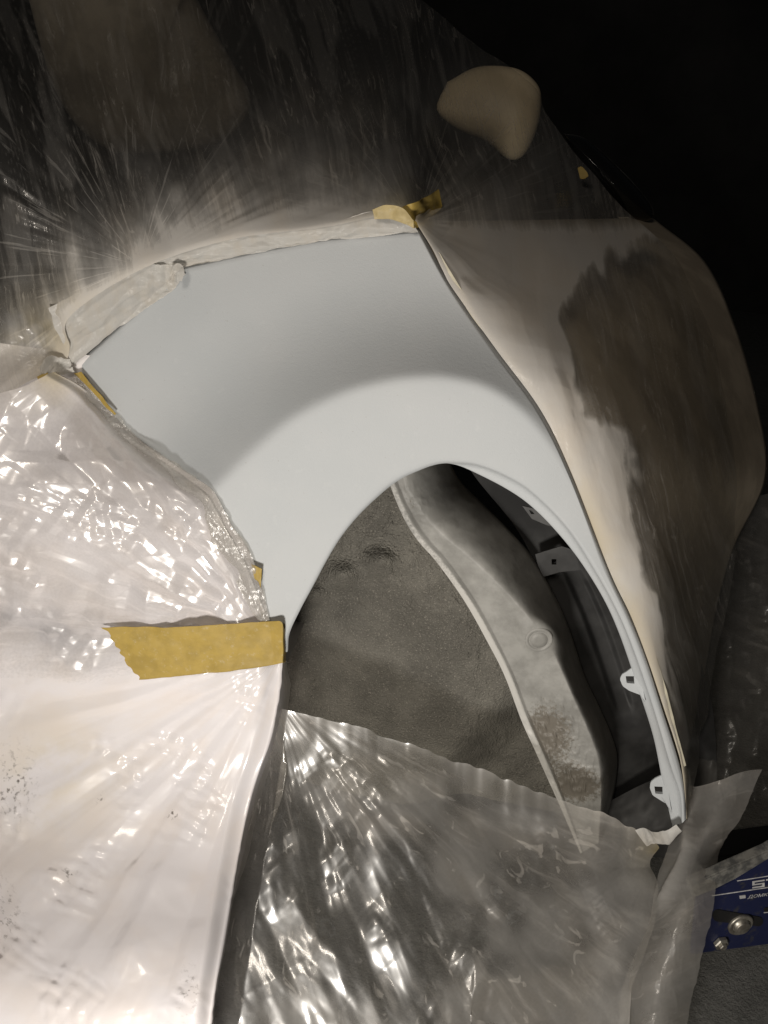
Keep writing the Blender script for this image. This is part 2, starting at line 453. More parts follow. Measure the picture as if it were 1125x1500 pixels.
rr = [(640, 640), (668, 700), (705, 740), (740, 775), (775, 815), (806, 868), (830, 921), (853, 990), (874, 1035), (892, 1077), (901, 1111), (898, 1160), (885, 1230)]
RR = cr(rr, 20)
ww = np.r_[np.linspace(0, .10, 10), np.linspace(.12, 1, 110), 1.06, 1.12, 1.2]
U = RE[:, None, 0]+(RR-RE)[:, None, 0]*np.minimum(ww, 1.03); V = RE[:, None, 1]+(RR-RE)[:, None, 1]*np.minimum(ww, 1.03)
Yr = .185-.020*sst(.07, .13, ww)-.012*np.sin(np.clip(ww, 0, 1)*math.pi*.5)**1+.4*np.maximum(0, ww-1)
topness = sst(1000, 720, V)
Yr = Yr[None, :]+.11*np.clip((ww[None, :]-(.76-.54*topness))/(.24+.54*topness), 0, 1)**1.6
Yr = Yr-.003*fbm(U/30, V/30, 3, 3)
ic = np.argmin((U-789)**2+(V-936)**2); wp = np.exp(-(np.hypot(U-789, V-936)/34)**4)
Yr = Yr*(1-wp)+wp*(Yr.flat[ic]-.004+.00012*(U-789))
dirt = np.exp(-(((U-800)/46)**2+((V-1075)/48)**2))*.8+np.exp(-(((U-845)/45)**2+((V-1150)/30)**2))*.8+.35*np.exp(-(((U-600)/22)**2+((V-745)/30)**2))
Yr = Yr-.010*np.maximum(0, ridge(U/11, V/11, 3, 8)-.45)*np.clip(dirt*1.6, 0, 1)
edge = (1-sst(.05, .12, ww))[None, :]*(.5+.6*sst(800, 1000, V))+0*U  # flange painted paler, more so lower down, as if lit directly
NR = normals(atY(U, V, Yr-0))
rail = carp(grid('apron_rail', atY(U, V, Yr), M['rail'], attrs={'dirt': dirt, 'edge': edge}))
# drain plug
def lathe_on(name, u, v, y, prof, mat, parent, n=40, axis=None):
    """profile [(radius m, height m towards viewer)] turned about an axis through a pixel point"""
    c = atY(np.array(u), np.array(v), np.array(y))
    ax = np.array(axis if axis is not None else (-.35, -.9, .25), float); ax /= np.linalg.norm(ax)
    e1 = np.cross(ax, [0, 0, 1]); e1 /= np.linalg.norm(e1); e2 = np.cross(ax, e1)
    th = np.linspace(0, 2*math.pi, n, endpoint=False)
    P = np.stack([c+ax*h+r*(np.cos(th)[:, None]*e1+np.sin(th)[:, None]*e2) for r, h in prof], 1)
    o = grid(name, P, mat, closed=True); o.parent = parent; return o
dpx = np.linalg.norm(atY(np.array(789.), np.array(936.), np.array(.15))-atY(np.array(790.), np.array(936.), np.array(.15)))
ii = np.argmin((U-789)**2+(V-936)**2); py = Yr.flat[ii]
r1 = 20*dpx
pl = lathe_on('plug', 789, 936, py+.003, [(r1*1.06, 0), (r1*1.03, .0028), (r1*.98, .0036), (r1*.75, .0036), (r1*.72, .0018), (r1*.68, .0018), (r1*.65, .0038), (r1*.3, .004), (0.0001, .004)], M['rail'], rail, axis=(.10, -.99, 0.02))

# dark inner wing beyond the rail
pts_l = cr([(640, 600), (690, 690), (760, 780), (806, 880), (850, 1000), (880, 1100), (890, 1200)], 20)
pts_r = cr([(760, 560), (840, 690), (930, 800), (1000, 900), (1040, 1020), (1050, 1120), (1050, 1230)], 20)
uu = np.linspace(0, 1, 110)
U = pts_l[:, None, 0]+(pts_r-pts_l)[:, None, 0]*uu; V = pts_l[:, None, 1]+(pts_r-pts_l)[:, None, 1]*uu
Yi = .30+.05*uu[None, :]+0*U
for k, a in ((.22, .014), (.36, -.012), (.52, .016)):
    Yi = Yi+a*sst(k-.03, k+.02, uu)[None, :]*sst(820, 860, V)*(1-sst(1010, 1050, V))
carp(grid('inner_wing', atY(U, V, Yi), M['inner']))
pb = plate('bracket', [(784, 812), (822, 800), (842, 806), (850, 835), (820, 838), (796, 845), (788, 828)], [(808, 819), (815, 819), (815, 827), (808, 827)], ytab(.27), M['inner'], car)
pb.matrix_parent_inverse = Matrix.Translation((0, -.4, 0))
# chassis leg under the rail
uu = np.linspace(0, 1, 40)
a = cr([(860, 1192), (900, 1170), (950, 1145), (1010, 1125)], 12); b = cr([(800, 1300), (880, 1300), (950, 1300), (1020, 1290)], 12)
U = a[:, None, 0]+(b-a)[:, None, 0]*uu; V = a[:, None, 1]+(b-a)[:, None, 1]*uu
carp(grid('chassis_leg', atY(U, V, .26-.05*np.sin(uu*math.pi*.8)[None, :]-.006*fbm(U/20, V/20, 3)+0*U), M['inner']))

# bumper, bonnet, door ---------------------------------------------------------
bi = [(616, 331), (658, 421), (722, 512), (787, 600), (833, 693), (889, 835), (920, 901), (946, 966), (972, 1046), (993, 1112)]
bo = [(960, 322), (1034, 385), (1078, 480), (1112, 600), (1122, 700), (1076, 800), (1050, 890), (1030, 1000), (1014, 1075), (1003, 1130)]
by = [1.15, .95, .78, .68, .60, .52, .45, .38, .28, .19]
a = cr(bi, 14); b = cr([(x, y) for x, y in bo], 14); yo = cr([(i*100, y) for i, y in enumerate(by)], 14)[:, 1]
uu = np.linspace(0, 1, 90)
y0 = onBody(a[:, 0], a[:, 1], hx(a[:, 0], a[:, 1]))[:, 1]+.012
U = a[:, None, 0]+(b-a)[:, None, 0]*uu; V = a[:, None, 1]+(b-a)[:, None, 1]*uu
exq = np.interp(np.linspace(0, 9, len(a)), [0, 1, 2, 3], [1.25, 1.55, 1.8, 2.0])[:, None]
Yq = y0[:, None]+(yo-y0)[:, None]*uu[None, :]**exq+.025
Pq = atY(U, V, Yq)
Pq = np.concatenate([Pq, Pq[:, -1:]+np.array([-.06, .25, -.02])], 1)
Pq = np.concatenate([Pq[:1]+np.array([0, .05, .0]), Pq], 0)
carp(grid('bumper', Pq, M['bumper']))
sl = [(-40, 470), (75, 455), (205, 400), (341, 356), (480, 341), (612, 331)]
a = cr(sl, 10); y0 = onBody(a[:, 0], a[:, 1], hx(a[:, 0], a[:, 1], 200.))[:, 1]+.045
Pa = atY(a[:, 0], a[:, 1], y0); far = Pa+np.array([.12, 1.25, .06])
far[:, 2] = np.linspace(1.12, 1.0, len(far))
uu = np.linspace(0, 1, 30)
Pb = Pa[:, None]+(far-Pa)[:, None]*uu[:, None]; Pb[..., 2] -= (.05*np.sin(uu*math.pi))[None, :]
Pb = np.concatenate([Pb[:, :1]-[0, .0, .1], Pb], 1)
carp(grid('bonnet', Pb, M['black']))
# door skin with sill below it
dz = np.array([.80, .72, .6, .52, .47, .42, .40, .37, .34, .34]); dyy = np.array([.012, .004, .0, .002, .012, .010, .012, .03, .06, .2])+.06
dx = np.linspace(-1.3, -.235, 20)
def door_edge(z):   # rear edge of the wing
    e = onBody(B[:9*NS, 0], B[:9*NS, 1]); return np.interp(z, e[:, 2], e[:, 0]) if e[0, 2] < e[-1, 2] else np.interp(z, e[::-1, 2], e[::-1, 0])
Pd = np.stack([np.stack([np.linspace(-1.4, door_edge(z)-.006, 20), np.full(20, y), np.full(20, z)], 1) for z, y in zip(dz, dyy)], 1)
carp(grid('door', Pd, M['doorp']))

def inflate(name, outline, y, depth, mat, parent, n=60, rings=14, skew=(0, 0)):
    p = np.asarray(outline, float)
    q = cr(np.concatenate([p, p[:1]]), 12)[:-1]
    c = q.mean(0)
    th = np.linspace(0, math.pi/2, rings)
    Ps = []
    for t in th[::-1]:            # front dome, centre outwards
        k = math.sin(t); k = max(k, .002)
    fr = [(max(math.sin(t), .002), -math.cos(t)) for t in th]
    allr = fr+[(max(math.sin(t), .002), math.cos(t)) for t in th[::-1][1:]]
    for k, d in allr:
        w = c+(q-c)*k+np.array(skew)*(1-k)
        Ps.append(atY(w[:, 0], w[:, 1], np.full(len(w), y+d*depth)))
    return carp(grid(name, np.stack(Ps, 1), mat, closed=True)) if parent is car else grid(name, np.stack(Ps, 1), mat, parent, closed=True)
inflate('side_mirror', [(655, 120), (700, 98), (755, 100), (786, 122), (793, 150), (786, 190), (768, 226), (745, 233), (712, 208), (668, 188), (640, 160)], 1.15, .06, M['cream'], car, skew=(25, 15))
hl = [(826, 196), (860, 205), (910, 250), (946, 290), (957, 312), (948, 324), (920, 318), (880, 285), (848, 245)]
hlo = inflate('headlamp', hl, 1.1, .06, M['lamp'], car)
q = cr(hl[:6], 12); th = np.linspace(0, 2*math.pi, 8, endpoint=False); c0 = q.mean(0)
Pr = np.stack([atY(*( (q+(q-c0)/np.linalg.norm(q-c0, axis=1)[:, None]*1.0*math.cos(t)).T), np.full(len(q), 1.1+.006*math.sin(t))) for t in th], 0)
carp(grid('rim_highlight', Pr, M['inner'], closed=True)).parent = hlo  # thin tube added to stand for the lit upper edge of the headlamp
inflate('seat', [(20, -90), (260, -90), (285, -10), (340, 90), (368, 150), (330, 205), (230, 225), (150, 215), (80, 130)], 1.3, .10, M['seat'], car)

# ------------------------------------------------------------------ masking film
def polar(U, V, c):
    return np.hypot(U-c[0], V-c[1]), np.arctan2(V-c[1], U-c[0])

def wrinkle(U, V, anchors):
    s = 0
    for (cx, cy, amp, Rr, K, seed) in anchors:
        r, th = polar(U, V, (cx, cy))
        n = ridge(th*K+.25*fbm(r/140, th*2, 2, seed), np.log(r+30)*1.3, 3, seed)
        s = s+amp*(n-.5)*(r/Rr)*np.exp(1-r/Rr)
    return s

def crumple(U, V, sc, seed=0, o=3):
    x = U/sc+.6*fbm(U/sc/1.7, V/sc/1.7, 2, seed+40); y = V/sc+.6*fbm(U/sc/1.7, V/sc/1.7, 2, seed+50)
    return ridge(x, y, o, seed)-.5

def tri(x): return np.abs(2*(x-np.floor(x+.5)))

def facets(U, V, L, seed, n=5, ang=0., spread=math.pi, keep=.5):
    """sharp straight creases with flat facets between them (unit slope about 1 px per px)"""
    r = np.random.default_rng(seed); s = 0
    for i in range(n):
        a = ang+spread*(r.random()-.5); l = L*(.55+1.3*r.random())
        w = .22*fbm(U/(2.6*L), V/(2.6*L), 2, seed+7*i)
        m = sst(keep-.14, keep+.14, fbm(U/(2.2*L), V/(2.2*L), 2, seed+31*i+5))
        s = s+(tri((U*math.cos(a)+V*math.sin(a))/l+r.random()*9+w)-.5)*l/2*m
    return s/n*2

def radial(U, V, c, K, seed, n=4, fall=220., back=False):
    """straight creases fanning out of a gathering point"""
    r_ = np.hypot(U-c[0], V-c[1]); th = np.arctan2(V-c[1], -(U-c[0])) if back else np.arctan2(V-c[1], U-c[0])
    r = np.random.default_rng(seed); s = 0
    for i in range(n):
        k = K*(.5+1.6*r.random())
        m = sst(.38, .62, fbm(th*3, r_/260, 2, seed+11*i))
        s = s+(tri(th*k+r.random()*9+.25*fbm(th*2, r_/180, 2, seed+3*i))-.5)/k*m
    return s/n*2*r_*np.exp(-r_/fall)

def rlines(U, V, c, K, seed, n=4, fall=220., back=False, w=.05):
    """pale lines painted as glints on the creases of a fan of folds"""
    r_ = np.hypot(U-c[0], V-c[1]); th = np.arctan2(V-c[1], -(U-c[0])) if back else np.arctan2(V-c[1], U-c[0])
    r = np.random.default_rng(seed); s = 0
    for i in range(n):
        k = K*(.5+1.6*r.random()); ww = w*(.5+r.random())*np.clip(90/(r_+30), .45, 3)*k/K
        m = sst(.46, .60, fbm(th*4, r_/200, 2, seed+11*i))*(.65+.35*vn(th*9, r_/60, seed+i))
        s = s+sst(ww, ww*.2, tri(th*k+r.random()*9))*m
    return s*np.exp(-r_/fall)

def flines(f, K, seed, n=4, w=.06):
    r = np.random.default_rng(seed); s = 0
    for i in range(n):
        k = K*(.6+1.2*r.random())
        m = sst(.52, .62, fbm(f[..., 0]*60, f[..., 1]*9, 3, seed+13*i))
        s = s+sst(w, w*.2, tri(f[..., 0]*k+r.random()*9+.5*fbm(f[..., 0]*12, f[..., 1]*4, 2, seed+i)))*m
    return s

def flow_dir(U, V, ang):
    c, s = math.cos(ang), math.sin(ang)
    x = U*c-V*s; y = U*s+V*c
    w = 22*fbm(U/160, V/160, 2, 61)
    return np.stack([(x+w)*.001, y*.001, 0*U], -1)

def film(name, U, V, Y, D, mat, label, spray, flow, grime=None, stain=None, fans=()):
    P = atY(U, V, Y); N = normals(P); P = P+N*D[..., None]
    BN = N
    c = P.reshape(-1, 3); base = np.array([c[:, 0].mean(), c[:, 1].mean(), c[:, 2].min()])
    t = thing(name, label, 'film', base)
    extra = {}
    for k_, (cx_, cy_, wt_) in zip(('fan_a', 'fan_b'), fans):
        r_ = np.hypot(U-cx_, V-cy_); extra[k_] = np.stack([np.arctan2(V-cy_, U-cx_), r_*.004, 0*U], -1); extra[k_+'_weight'] = wt_*np.clip(r_/25, 0, 1)
    o = grid('sheet', P-base, M[mat], t, attrs={**extra, 'spray': spray, 'flow': flow, 'base_normal': BN, 'grime': 0*U if grime is None else grime, 'stain': 0*U if stain is None else stain})
    return t, o, base

# sheet over the bonnet and the nose
TI = [(70, 545), (92, 540), (102, 510), (102, 464), (208, 394), (341, 350), (480, 332), (560, 316), (606, 322), (614, 333), (634, 366), (648, 395), (662, 421), (727, 512), (793, 602), (838, 695), (893, 836), (924, 902), (949, 967), (975, 1046), (996, 1112), (1004, 1170), (1006, 1200)]
TO = [(-150, 660), (-170, 470), (-180, 230), (-140, -80), (-20, -120), (170, -120), (390, -110), (585, -22), (690, 58), (778, 122), (798, 162), (826, 200), (895, 285), (982, 372), (1040, 480), (1070, 600), (1082, 720), (1068, 870), (1044, 1010), (1030, 1080), (1018, 1130), (1010, 1178), (1008, 1204)]
TY = [.02, .04, .10, .22, .50, .80, 1.0, 1.05, 1.05, 1.0, .95, .9, .75, .6, .5, .43, .38, .33, .28, .21, .15, .12, .11]
n = 64
a = cr(TI, n); b = cr(TO, n); yo = cr([(i*100, y) for i, y in enumerate(TY)], n)[:, 1]
T = np.linspace(0, 1, 230)
U = a[:, None, 0]+(b-a)[:, None, 0]*T; V = a[:, None, 1]+(b-a)[:, None, 1]*T
y0 = onBody(a[:, 0], a[:, 1], hx(a[:, 0], a[:, 1]))[:, 1]-.004
ex = np.interp(np.linspace(0, 22, len(a)), [0, 7, 10, 14, 22], [1.2, 1.25, 1.4, 2.0, 2.0])
Y = y0[:, None]+(yo-y0)[:, None]*T[None, :]**ex[:, None]
dedge = np.linalg.norm(b-a, axis=1)[:, None]*T[None, :]
amp = sst(0, 40, dedge)
f = flow_dir(U, V, R(14))
D = .00085*(.22*radial(U, V, (80, 535), 5, 1, fall=120, back=True)+.34*radial(U, V, (205, 388), 7, 2, fall=330)+.30*radial(U, V, (612, 325), 5, 3, fall=110)+.25*radial(U, V, (1004, 1190), 8, 4, fall=120))
D = D+.00085*(.10*facets(U, V, 60, 5, 5, R(-14), R(24), .5)*sst(20, 120, dedge)+.30*facets(U, V, 40, 8, 6, R(-16), R(26))*sst(700, 900, U)*sst(430, 600, V)+.22*facets(U, V, 90, 9, 5, R(-20), R(60))*sst(640, 760, U)*sst(340, 420, V))
D = D+.010*(fbm(U/190, V/190, 2, 14)-.5)
D = D*(.25+.75*amp)
nz = fbm(U/60, V/60, 4, 21); nz2 = fbm(f[..., 0]*60, f[..., 1]*9, 3, 31)
wid = np.interp(np.linspace(0, 22, len(a)), [0, 1.5, 3, 4, 5, 6, 7, 8, 9, 11, 13, 15, 17, 19, 22], [110, 100, 60, 75, 110, 125, 105, 30, 110, 210, 150, 110, 85, 60, 40])[:, None]
lim = dedge+110*(nz-.5)+60*(nz2-.5)
spray = np.exp(-np.maximum(lim, 0)/(wid*.72))**1.15*.98
rt = sst(318, 345, V+10*(nz2-.5))*sst(600, 640, U)
bl_ = np.array([(1000, 330), (900, 372), (815, 452), (838, 530), (868, 598), (908, 640), (914, 720), (936, 800), (956, 900), (985, 1000), (1002, 1120), (1010, 1190)], float)
sd = sdist(U, V, bl_)+46*(nz-.5)+40*(nz2-.5)
wh = sst(14, -8, sd)*(.78+.20*np.exp(-dedge/75))+.10*sst(60, 0, np.abs(sd))+.30*sst(480, 400, V)*(1-sst(60, 300, dedge))
spray = spray*(1-rt)+rt*np.clip(wh, 0, 1)
spray = np.clip(spray+.30*np.exp(-dedge/25), 0, 1)
spray = spray+.20*flines(f, 45, 15, 5)*(.35+.65*sst(800, 960, U))*sst(10, 60, dedge)+.10*sst(.55, .7, nz2)+.16*np.exp(-((U-680)/60)**2-((V-150)/55)**2)  # flines adds painted fold glints, pale lines on top of the overspray
top, top_sheet, tb = film('masking_film', U, V, Y, D, 'film_top', 'clear plastic masking film over the dark bonnet and the nose, dusted with overspray', spray, f, stain=.7*np.exp(-np.hypot(U-60, V-490)/45)+.4*np.exp(-dedge/16)*sst(640, 760, V)*sst(760, 820, U)+.6*np.exp(-np.hypot(U-590, V-310)/40), fans=((205, 388, .38*np.exp(-np.hypot(U-205, V-388)/230)*sst(420, 250, U)), (612, 325, .32*np.exp(-np.hypot(U-612, V-325)/120))))

# sheet over the door
DI = [(78, 545), (120, 568), (166, 614), (198, 645), (268, 700), (306, 730), (330, 772), (352, 812), (372, 856), (392, 905), (412, 940), (412, 985), (406, 1035), (392, 1095), (368, 1165), (348, 1260), (334, 1340), (318, 1430), (304, 1530), (296, 1600)]
DO = [(-160, 640), (-170, 700), (-180, 740), (-190, 780), (-200, 820), (-200, 860), (-200, 900), (-200, 930), (-200, 960), (-200, 990), (-200, 1020), (-200, 1060), (-200, 1110), (-200, 1170), (-200, 1240), (-200, 1320), (-200, 1400), (-200, 1480), (-200, 1560), (-200, 1640)]
def ydoor(u, v):
    u = np.asarray(u, float); v = np.asarray(v, float)
    e = np.exp(-np.abs(sdist(u, v, EDGE[:50]))/110.)
    return e*(-hx(u, v, 1e9)-.005)+(1-e)*-.045-.30*sst(980, 1560, v)**1.3-.03*np.exp(-((u-60)/170)**2-((v-760)/130)**2)
n = 34
a = cr(DI, n); b = cr(DO, n)
T = np.r_[np.linspace(-.085, 0, 16)[:-1], np.linspace(0, 1, 250)]
Tc = np.maximum(T, 0)
U = a[:, None, 0]+(b-a)[:, None, 0]*Tc; V = a[:, None, 1]+(b-a)[:, None, 1]*Tc
lowr = sst(960, 1010, a[:, 1])[:, None]*(1-sst(1240, 1330, a[:, 1]))[:, None]
neg = np.minimum(T, 0)/.085
U = U-neg[None, :]*(3+13*lowr)
Y = ydoor(U, V)
Y = Y+(.03+.13*sst(960, 1000, a[:, 1])[:, None])*(-neg[None, :])**1.5+.012*sst(24, 0, Tc*450)[None, :]
dedge = np.linalg.norm(b-a, axis=1)[:, None]*Tc[None, :]
D = .00085*(.42*radial(U, V, (413, 955), 5, 11, 5, fall=420, back=True)+.12*radial(U, V, (80, 545), 6, 12, fall=160))
D = D+.00085*(.42*facets(U, V, 120, 21, 6, R(70), R(110), .48)*(1-.7*sst(950, 1150, V))+.46*facets(U, V, 46, 22, 6, 0, math.pi, .52)*sst(.40, .60, fbm(U/150, V/110, 2, 79))*(1-.65*sst(950, 1120, V))+.62*facets(U, V, 20, 23, 5, 0, math.pi, .5)*sst(.48, .62, fbm(U/90, V/90, 2, 80)))
D = D+.026*(fbm(U/170, V/110, 2, 15)-.5)
D = D*(.2+.8*sst(0, 60, dedge))
r = np.hypot(U-413, V-955); th = np.arctan2(V-955, 413-U)
f = np.stack([th*.35, r*.001, 0*U], -1)
spray = .36+.26*fbm(U/120, V/120, 3, 3)+.50*sst(900, 1060, V)+.1*sst(150, 0, np.hypot(U-80, V-560))
spray = spray-.30*sst(40, 6, dedge)*sst(600, 640, V)*(1-sst(690, 740, V))
spray = spray*(1-.55*sst(0, 1, -neg[None, :]*1.2))
door_film, _, dbs = film('masking_film', U, V, Y, D, 'film_door', 'bright milky plastic masking film taped over the door, hanging to the floor', spray, f, grime=sum(a_*np.exp(-((U-x_)/w_)**2-((V-y_)/h_)**2) for x_, y_, w_, h_, a_ in ((22, 1150, 26, 45, 1), (5, 1340, 22, 40, .9), (275, 1452, 14, 30, .8), (105, 1285, 10, 8, 1), (255, 1193, 10, 7, 1), (150, 1170, 8, 8, .8))), stain=.8*np.exp(-np.hypot(U-80, V-545)/30)+.5*np.exp(-np.hypot(U-80, V-1130)/60))

# sheet hanging across the wheel opening
WT = [(380, 1030), (408, 1037), (500, 1060), (572, 1080), (632, 1103), (696, 1124), (800, 1162), (880, 1192), (930, 1214), (962, 1234), (971, 1242)]
WB = [(250, 1640), (310, 1640), (420, 1640), (520, 1640), (610, 1640), (690, 1640), (770, 1630), (830, 1620), (880, 1600), (915, 1580), (925, 1570)]
n = 44
a = cr(WT, n); b = cr(WB, n)
T = np.linspace(0, 1, 280)
U = a[:, None, 0]+(b-a)[:, None, 0]*T; V = a[:, None, 1]+(b-a)[:, None, 1]*T
V = V+(9*(fbm(U/45, 0*U+3.3, 3, 66)-.5)+5*(vn(U/12, 0*U, 67)-.5))*np.exp(-T*14)[None, :]*sst(420, 470, U)*sst(960, 920, U)
# right edge hangs in a curve
rightw = sst(860, 968, a[:, 0])[:, None]
U = U+rightw*(np.interp(V, [1240, 1271, 1302, 1351, 1407, 1444, 1500, 1600], [971, 964, 965, 960, 941, 925, 920, 915])-np.interp(V, [1242, 1570], [971, 925]))
U = U-14*rightw*np.exp(-((V-1262)/20)**2)
ytop = np.interp(a[:, 0], [380, 420, 700, 971], [.06, .02, .055, .075])[:, None]
ybot = np.interp(a[:, 0], [380, 700, 971], [-.33, -.29, -.20])[:, None]
Y = ytop+(ybot-ytop)*T[None, :]**1.15-.025*np.sin(math.pi*T)[None, :]
D = .00085*(.30*radial(U, V, (402, 1015), 6, 31, 5, fall=210)+.16*radial(U, V, (402, 1030), 13, 36, 3, fall=130)+.35*radial(U, V, (968, 1240), 6, 33, fall=100))
D = D+.00085*(.22*facets(U, V, 110, 35, 5, R(-32), R(22), .5)+.14*facets(U, V, 44, 37, 5, R(-32), R(26), .52)+.14*facets(U, V, 90, 41, 4, R(30), R(60), .52)+.05*facets(U, V, 20, 39, 5, 0, math.pi, .52)*sst(660, 480, U))
D = D+.050*(fbm(U/130, V/170, 2, 34)-.5)+.00085*.3*facets(U, V, 30, 45, 6, 0, math.pi, .5)*sst(.48, .62, fbm(U/100, V/100, 2, 46))
ded = (V-a[:, None, 1])
D = D*(.15+.85*sst(0, 70, ded))*(1-.7*rightw)
r, th = polar(U, V, (390, 1000))
f = np.stack([th*.42+.01*fbm(U/50, V/50, 2, 4), r*.001, 0*U], -1)
spray = .16*np.exp(-ded/22)+.22*np.exp(-polar(U, V, (405, 1050))[0]/55)+.30*np.exp(-polar(U, V, (968, 1240))[0]/60)
spray = spray+.22*sst(.45, .7, fbm(U/130, V/130, 3, 44))+.10*sst(700, 900, U)
wheel_film, _, wb = film('masking_film', U, V, Y, D, 'film_wheel', 'greyish see-through plastic film hanging across the lower wheel opening', spray, f, stain=1.0*np.exp(-np.hypot(U-966, V-1246)/22))

# narrow strip hanging below the nose
SL = [(1000, 1160), (1000, 1200), (978, 1245), (962, 1300), (952, 1360), (918, 1440), (905, 1530), (900, 1600)]
SR = [(1112, 1125), (1088, 1185), (1056, 1243), (1049, 1281), (1040, 1344), (1017, 1442), (1000, 1520), (992, 1600)]
n = 26; a = cr(SL, n); b = cr(SR, n); T = np.linspace(0, 1, 90)
U = a[:, None, 0]+(b-a)[:, None, 0]*T; V = a[:, None, 1]+(b-a)[:, None, 1]*T
k = np.linspace(0, 1, len(a))[:, None]
Y = .15-.35*k**1.1-.03*np.sin(T*math.pi)[None, :]
D = .012*(ridge((U+.35*V)/85, V/300, 2, 51)-.5)+.003*crumple(U, V, 30, 52)
D = D+.012*np.exp(-((U-np.interp(V, [1200, 1250, 1300, 1335], [1012, 1008, 985, 968]))/9)**2)*sst(1345, 1310, V)
f = flow_dir(U, V, R(-60))
spray = .08+.10*fbm(U/40, V/40, 3, 53)+.25*np.exp(-((U-np.interp(V, [1200, 1250, 1300, 1335], [1012, 1008, 985, 968]))/10)**2)*sst(1345, 1310, V)
film('masking_film', U, V, Y, D, 'film_strip', 'narrow dim strip of plastic film hanging beside the blue jack', spray, f)

# slack sheet in the dark beyond the nose
SL = [(1050, 740), (1050, 860), (1030, 960), (1016, 1060), (1004, 1160), (1000, 1230)]
SR = [(1230, 700), (1230, 800), (1230, 900), (1230, 1000), (1230, 1100), (1230, 1190)]
n = 30; a = cr(SL, n); b = cr(SR, n); T = np.linspace(0, 1, 110)
U = a[:, None, 0]+(b-a)[:, None, 0]*T; V = a[:, None, 1]+(b-a)[:, None, 1]*T
k = np.linspace(0, 1, len(a))[:, None]
Y = .62-.40*k+.1*T[None, :]
D = .03*(ridge(U/120, V/60+U/300, 3, 71)-.5)+.01*crumple(U, V, 45, 72)
film('masking_film', U, V, Y, D, 'film_slack', 'slack dark plastic sheet bunched in the shadow in front of the nose', .03+0*U, flow_dir(U, V, R(70)))

# folded and crumpled edges of the sheets ---------------------------------------
def ribbon(name, ia, ib, n, m, yoff, amp, sc, mat, parent, base, spray=.5, seed=0, corners=(), ramp=None, wav=0):
    a = cr(ia, n, corners); b = cr(ib, n, corners); T = np.linspace(0, 1, m)
    U = a[:, None, 0]+(b-a)[:, None, 0]*T; V = a[:, None, 1]+(b-a)[:, None, 1]*T
    if wav:
        U = U+wav*(fbm(V/11, U/40, 3, seed+3)-.5)*np.abs(2*T-1)[None, :]; V = V+wav*(fbm(U/11, V/40, 3, seed+4)-.5)*np.abs(2*T-1)[None, :]
    P = onBody(U, V, yoff+hx(U, V, 200.))
    N = normals(P)
    al = np.linspace(0, 1, len(a))[:, None]*np.linalg.norm(np.diff(a, axis=0), axis=1).sum()+0*U
    ac = T[None, :]*np.linalg.norm(b-a, axis=1)[:, None]
    D = .00085*(amp*62*facets(al, ac, sc*1.6, seed, 5, R(80), R(50), .42)+amp*45*facets(al, ac, sc*.7, seed+1, 5, R(60), R(150), .5))
    if ramp is not None: D = D+ramp(T)[None, :]
    P = P+N*D[..., None]
    o = grid(name, P-base, M[mat], parent, attrs={'base_normal': N, 'spray': spray+.15*fbm(U/20, V/20, 3, seed), 'flow': flow_dir(U*3, V*3, .3)})
    return o
def px(l): return l
bulge = lambda T: .007*np.sin(T*math.pi)**.7
# big white pleat at the foot of the windscreen pillar
ribbon('folded_edge', [(72, 450), (140, 415), (205, 388), (245, 386), (262, 388)], [(108, 536), (160, 490), (210, 452), (250, 424), (270, 400)], 36, 90, .006, .011, 26, 'film_fold', top, tb, .62, 81, ramp=bulge, wav=2)
ribbon('folded_edge', [(250, 393), (258, 386), (266, 388), (270, 397), (266, 412)], [(248, 410), (252, 404), (256, 402), (258, 404), (258, 414)], 14, 20, .022, .008, 9, 'film_fold', top, tb, .6, 87, ramp=lambda T: .006*np.sin(T*math.pi))
# rolled strip along the top edge of the wing
ribbon('folded_edge', [(205, 380), (270, 362), (341, 343), (410, 338), (480, 328), (545, 311), (605, 318)], [(262, 394), (310, 384), (372, 371), (425, 361), (480, 352), (545, 346), (612, 340)], 40, 44, .005, .009, 22, 'film_fold', top, tb, .66, 83, ramp=lambda T: .004*np.sin(T*math.pi), wav=2)
# knot in the corner
ribbon('knot', [(58, 540), (70, 524), (86, 520), (104, 528)], [(62, 560), (76, 552), (92, 548), (110, 546)], 22, 40, .012, .014, 9, 'film_fold', top, tb, .6, 85, ramp=lambda T: .010*np.sin(T*math.pi), wav=7)
# crumpled border along the rear edge of the wing
ribbon('folded_edge', [(112, 552), (165, 604), (198, 636), (240, 664), (272, 690), (313, 718), (340, 767), (366, 808), (383, 856), (394, 908)], [(84, 560), (142, 612), (178, 652), (225, 690), (258, 716), (290, 748), (308, 790), (330, 830), (356, 872), (384, 915)], 30, 40, .010, .012, 17, 'film_fold', door_film, dbs, -.18, 91, ramp=lambda T: .003*np.sin(T*math.pi), wav=5)
# gathered knot at the front tip of the wing
ribbon('knot', [(930, 1216), (944, 1212), (958, 1219), (975, 1217), (990, 1206)], [(948, 1240), (958, 1236), (968, 1236), (982, 1234), (998, 1216)], 20, 36, .006, .008, 12, 'film_fold', wheel_film, wb, .55, 95, ramp=lambda T: .004*np.sin(T*math.pi), wav=3)

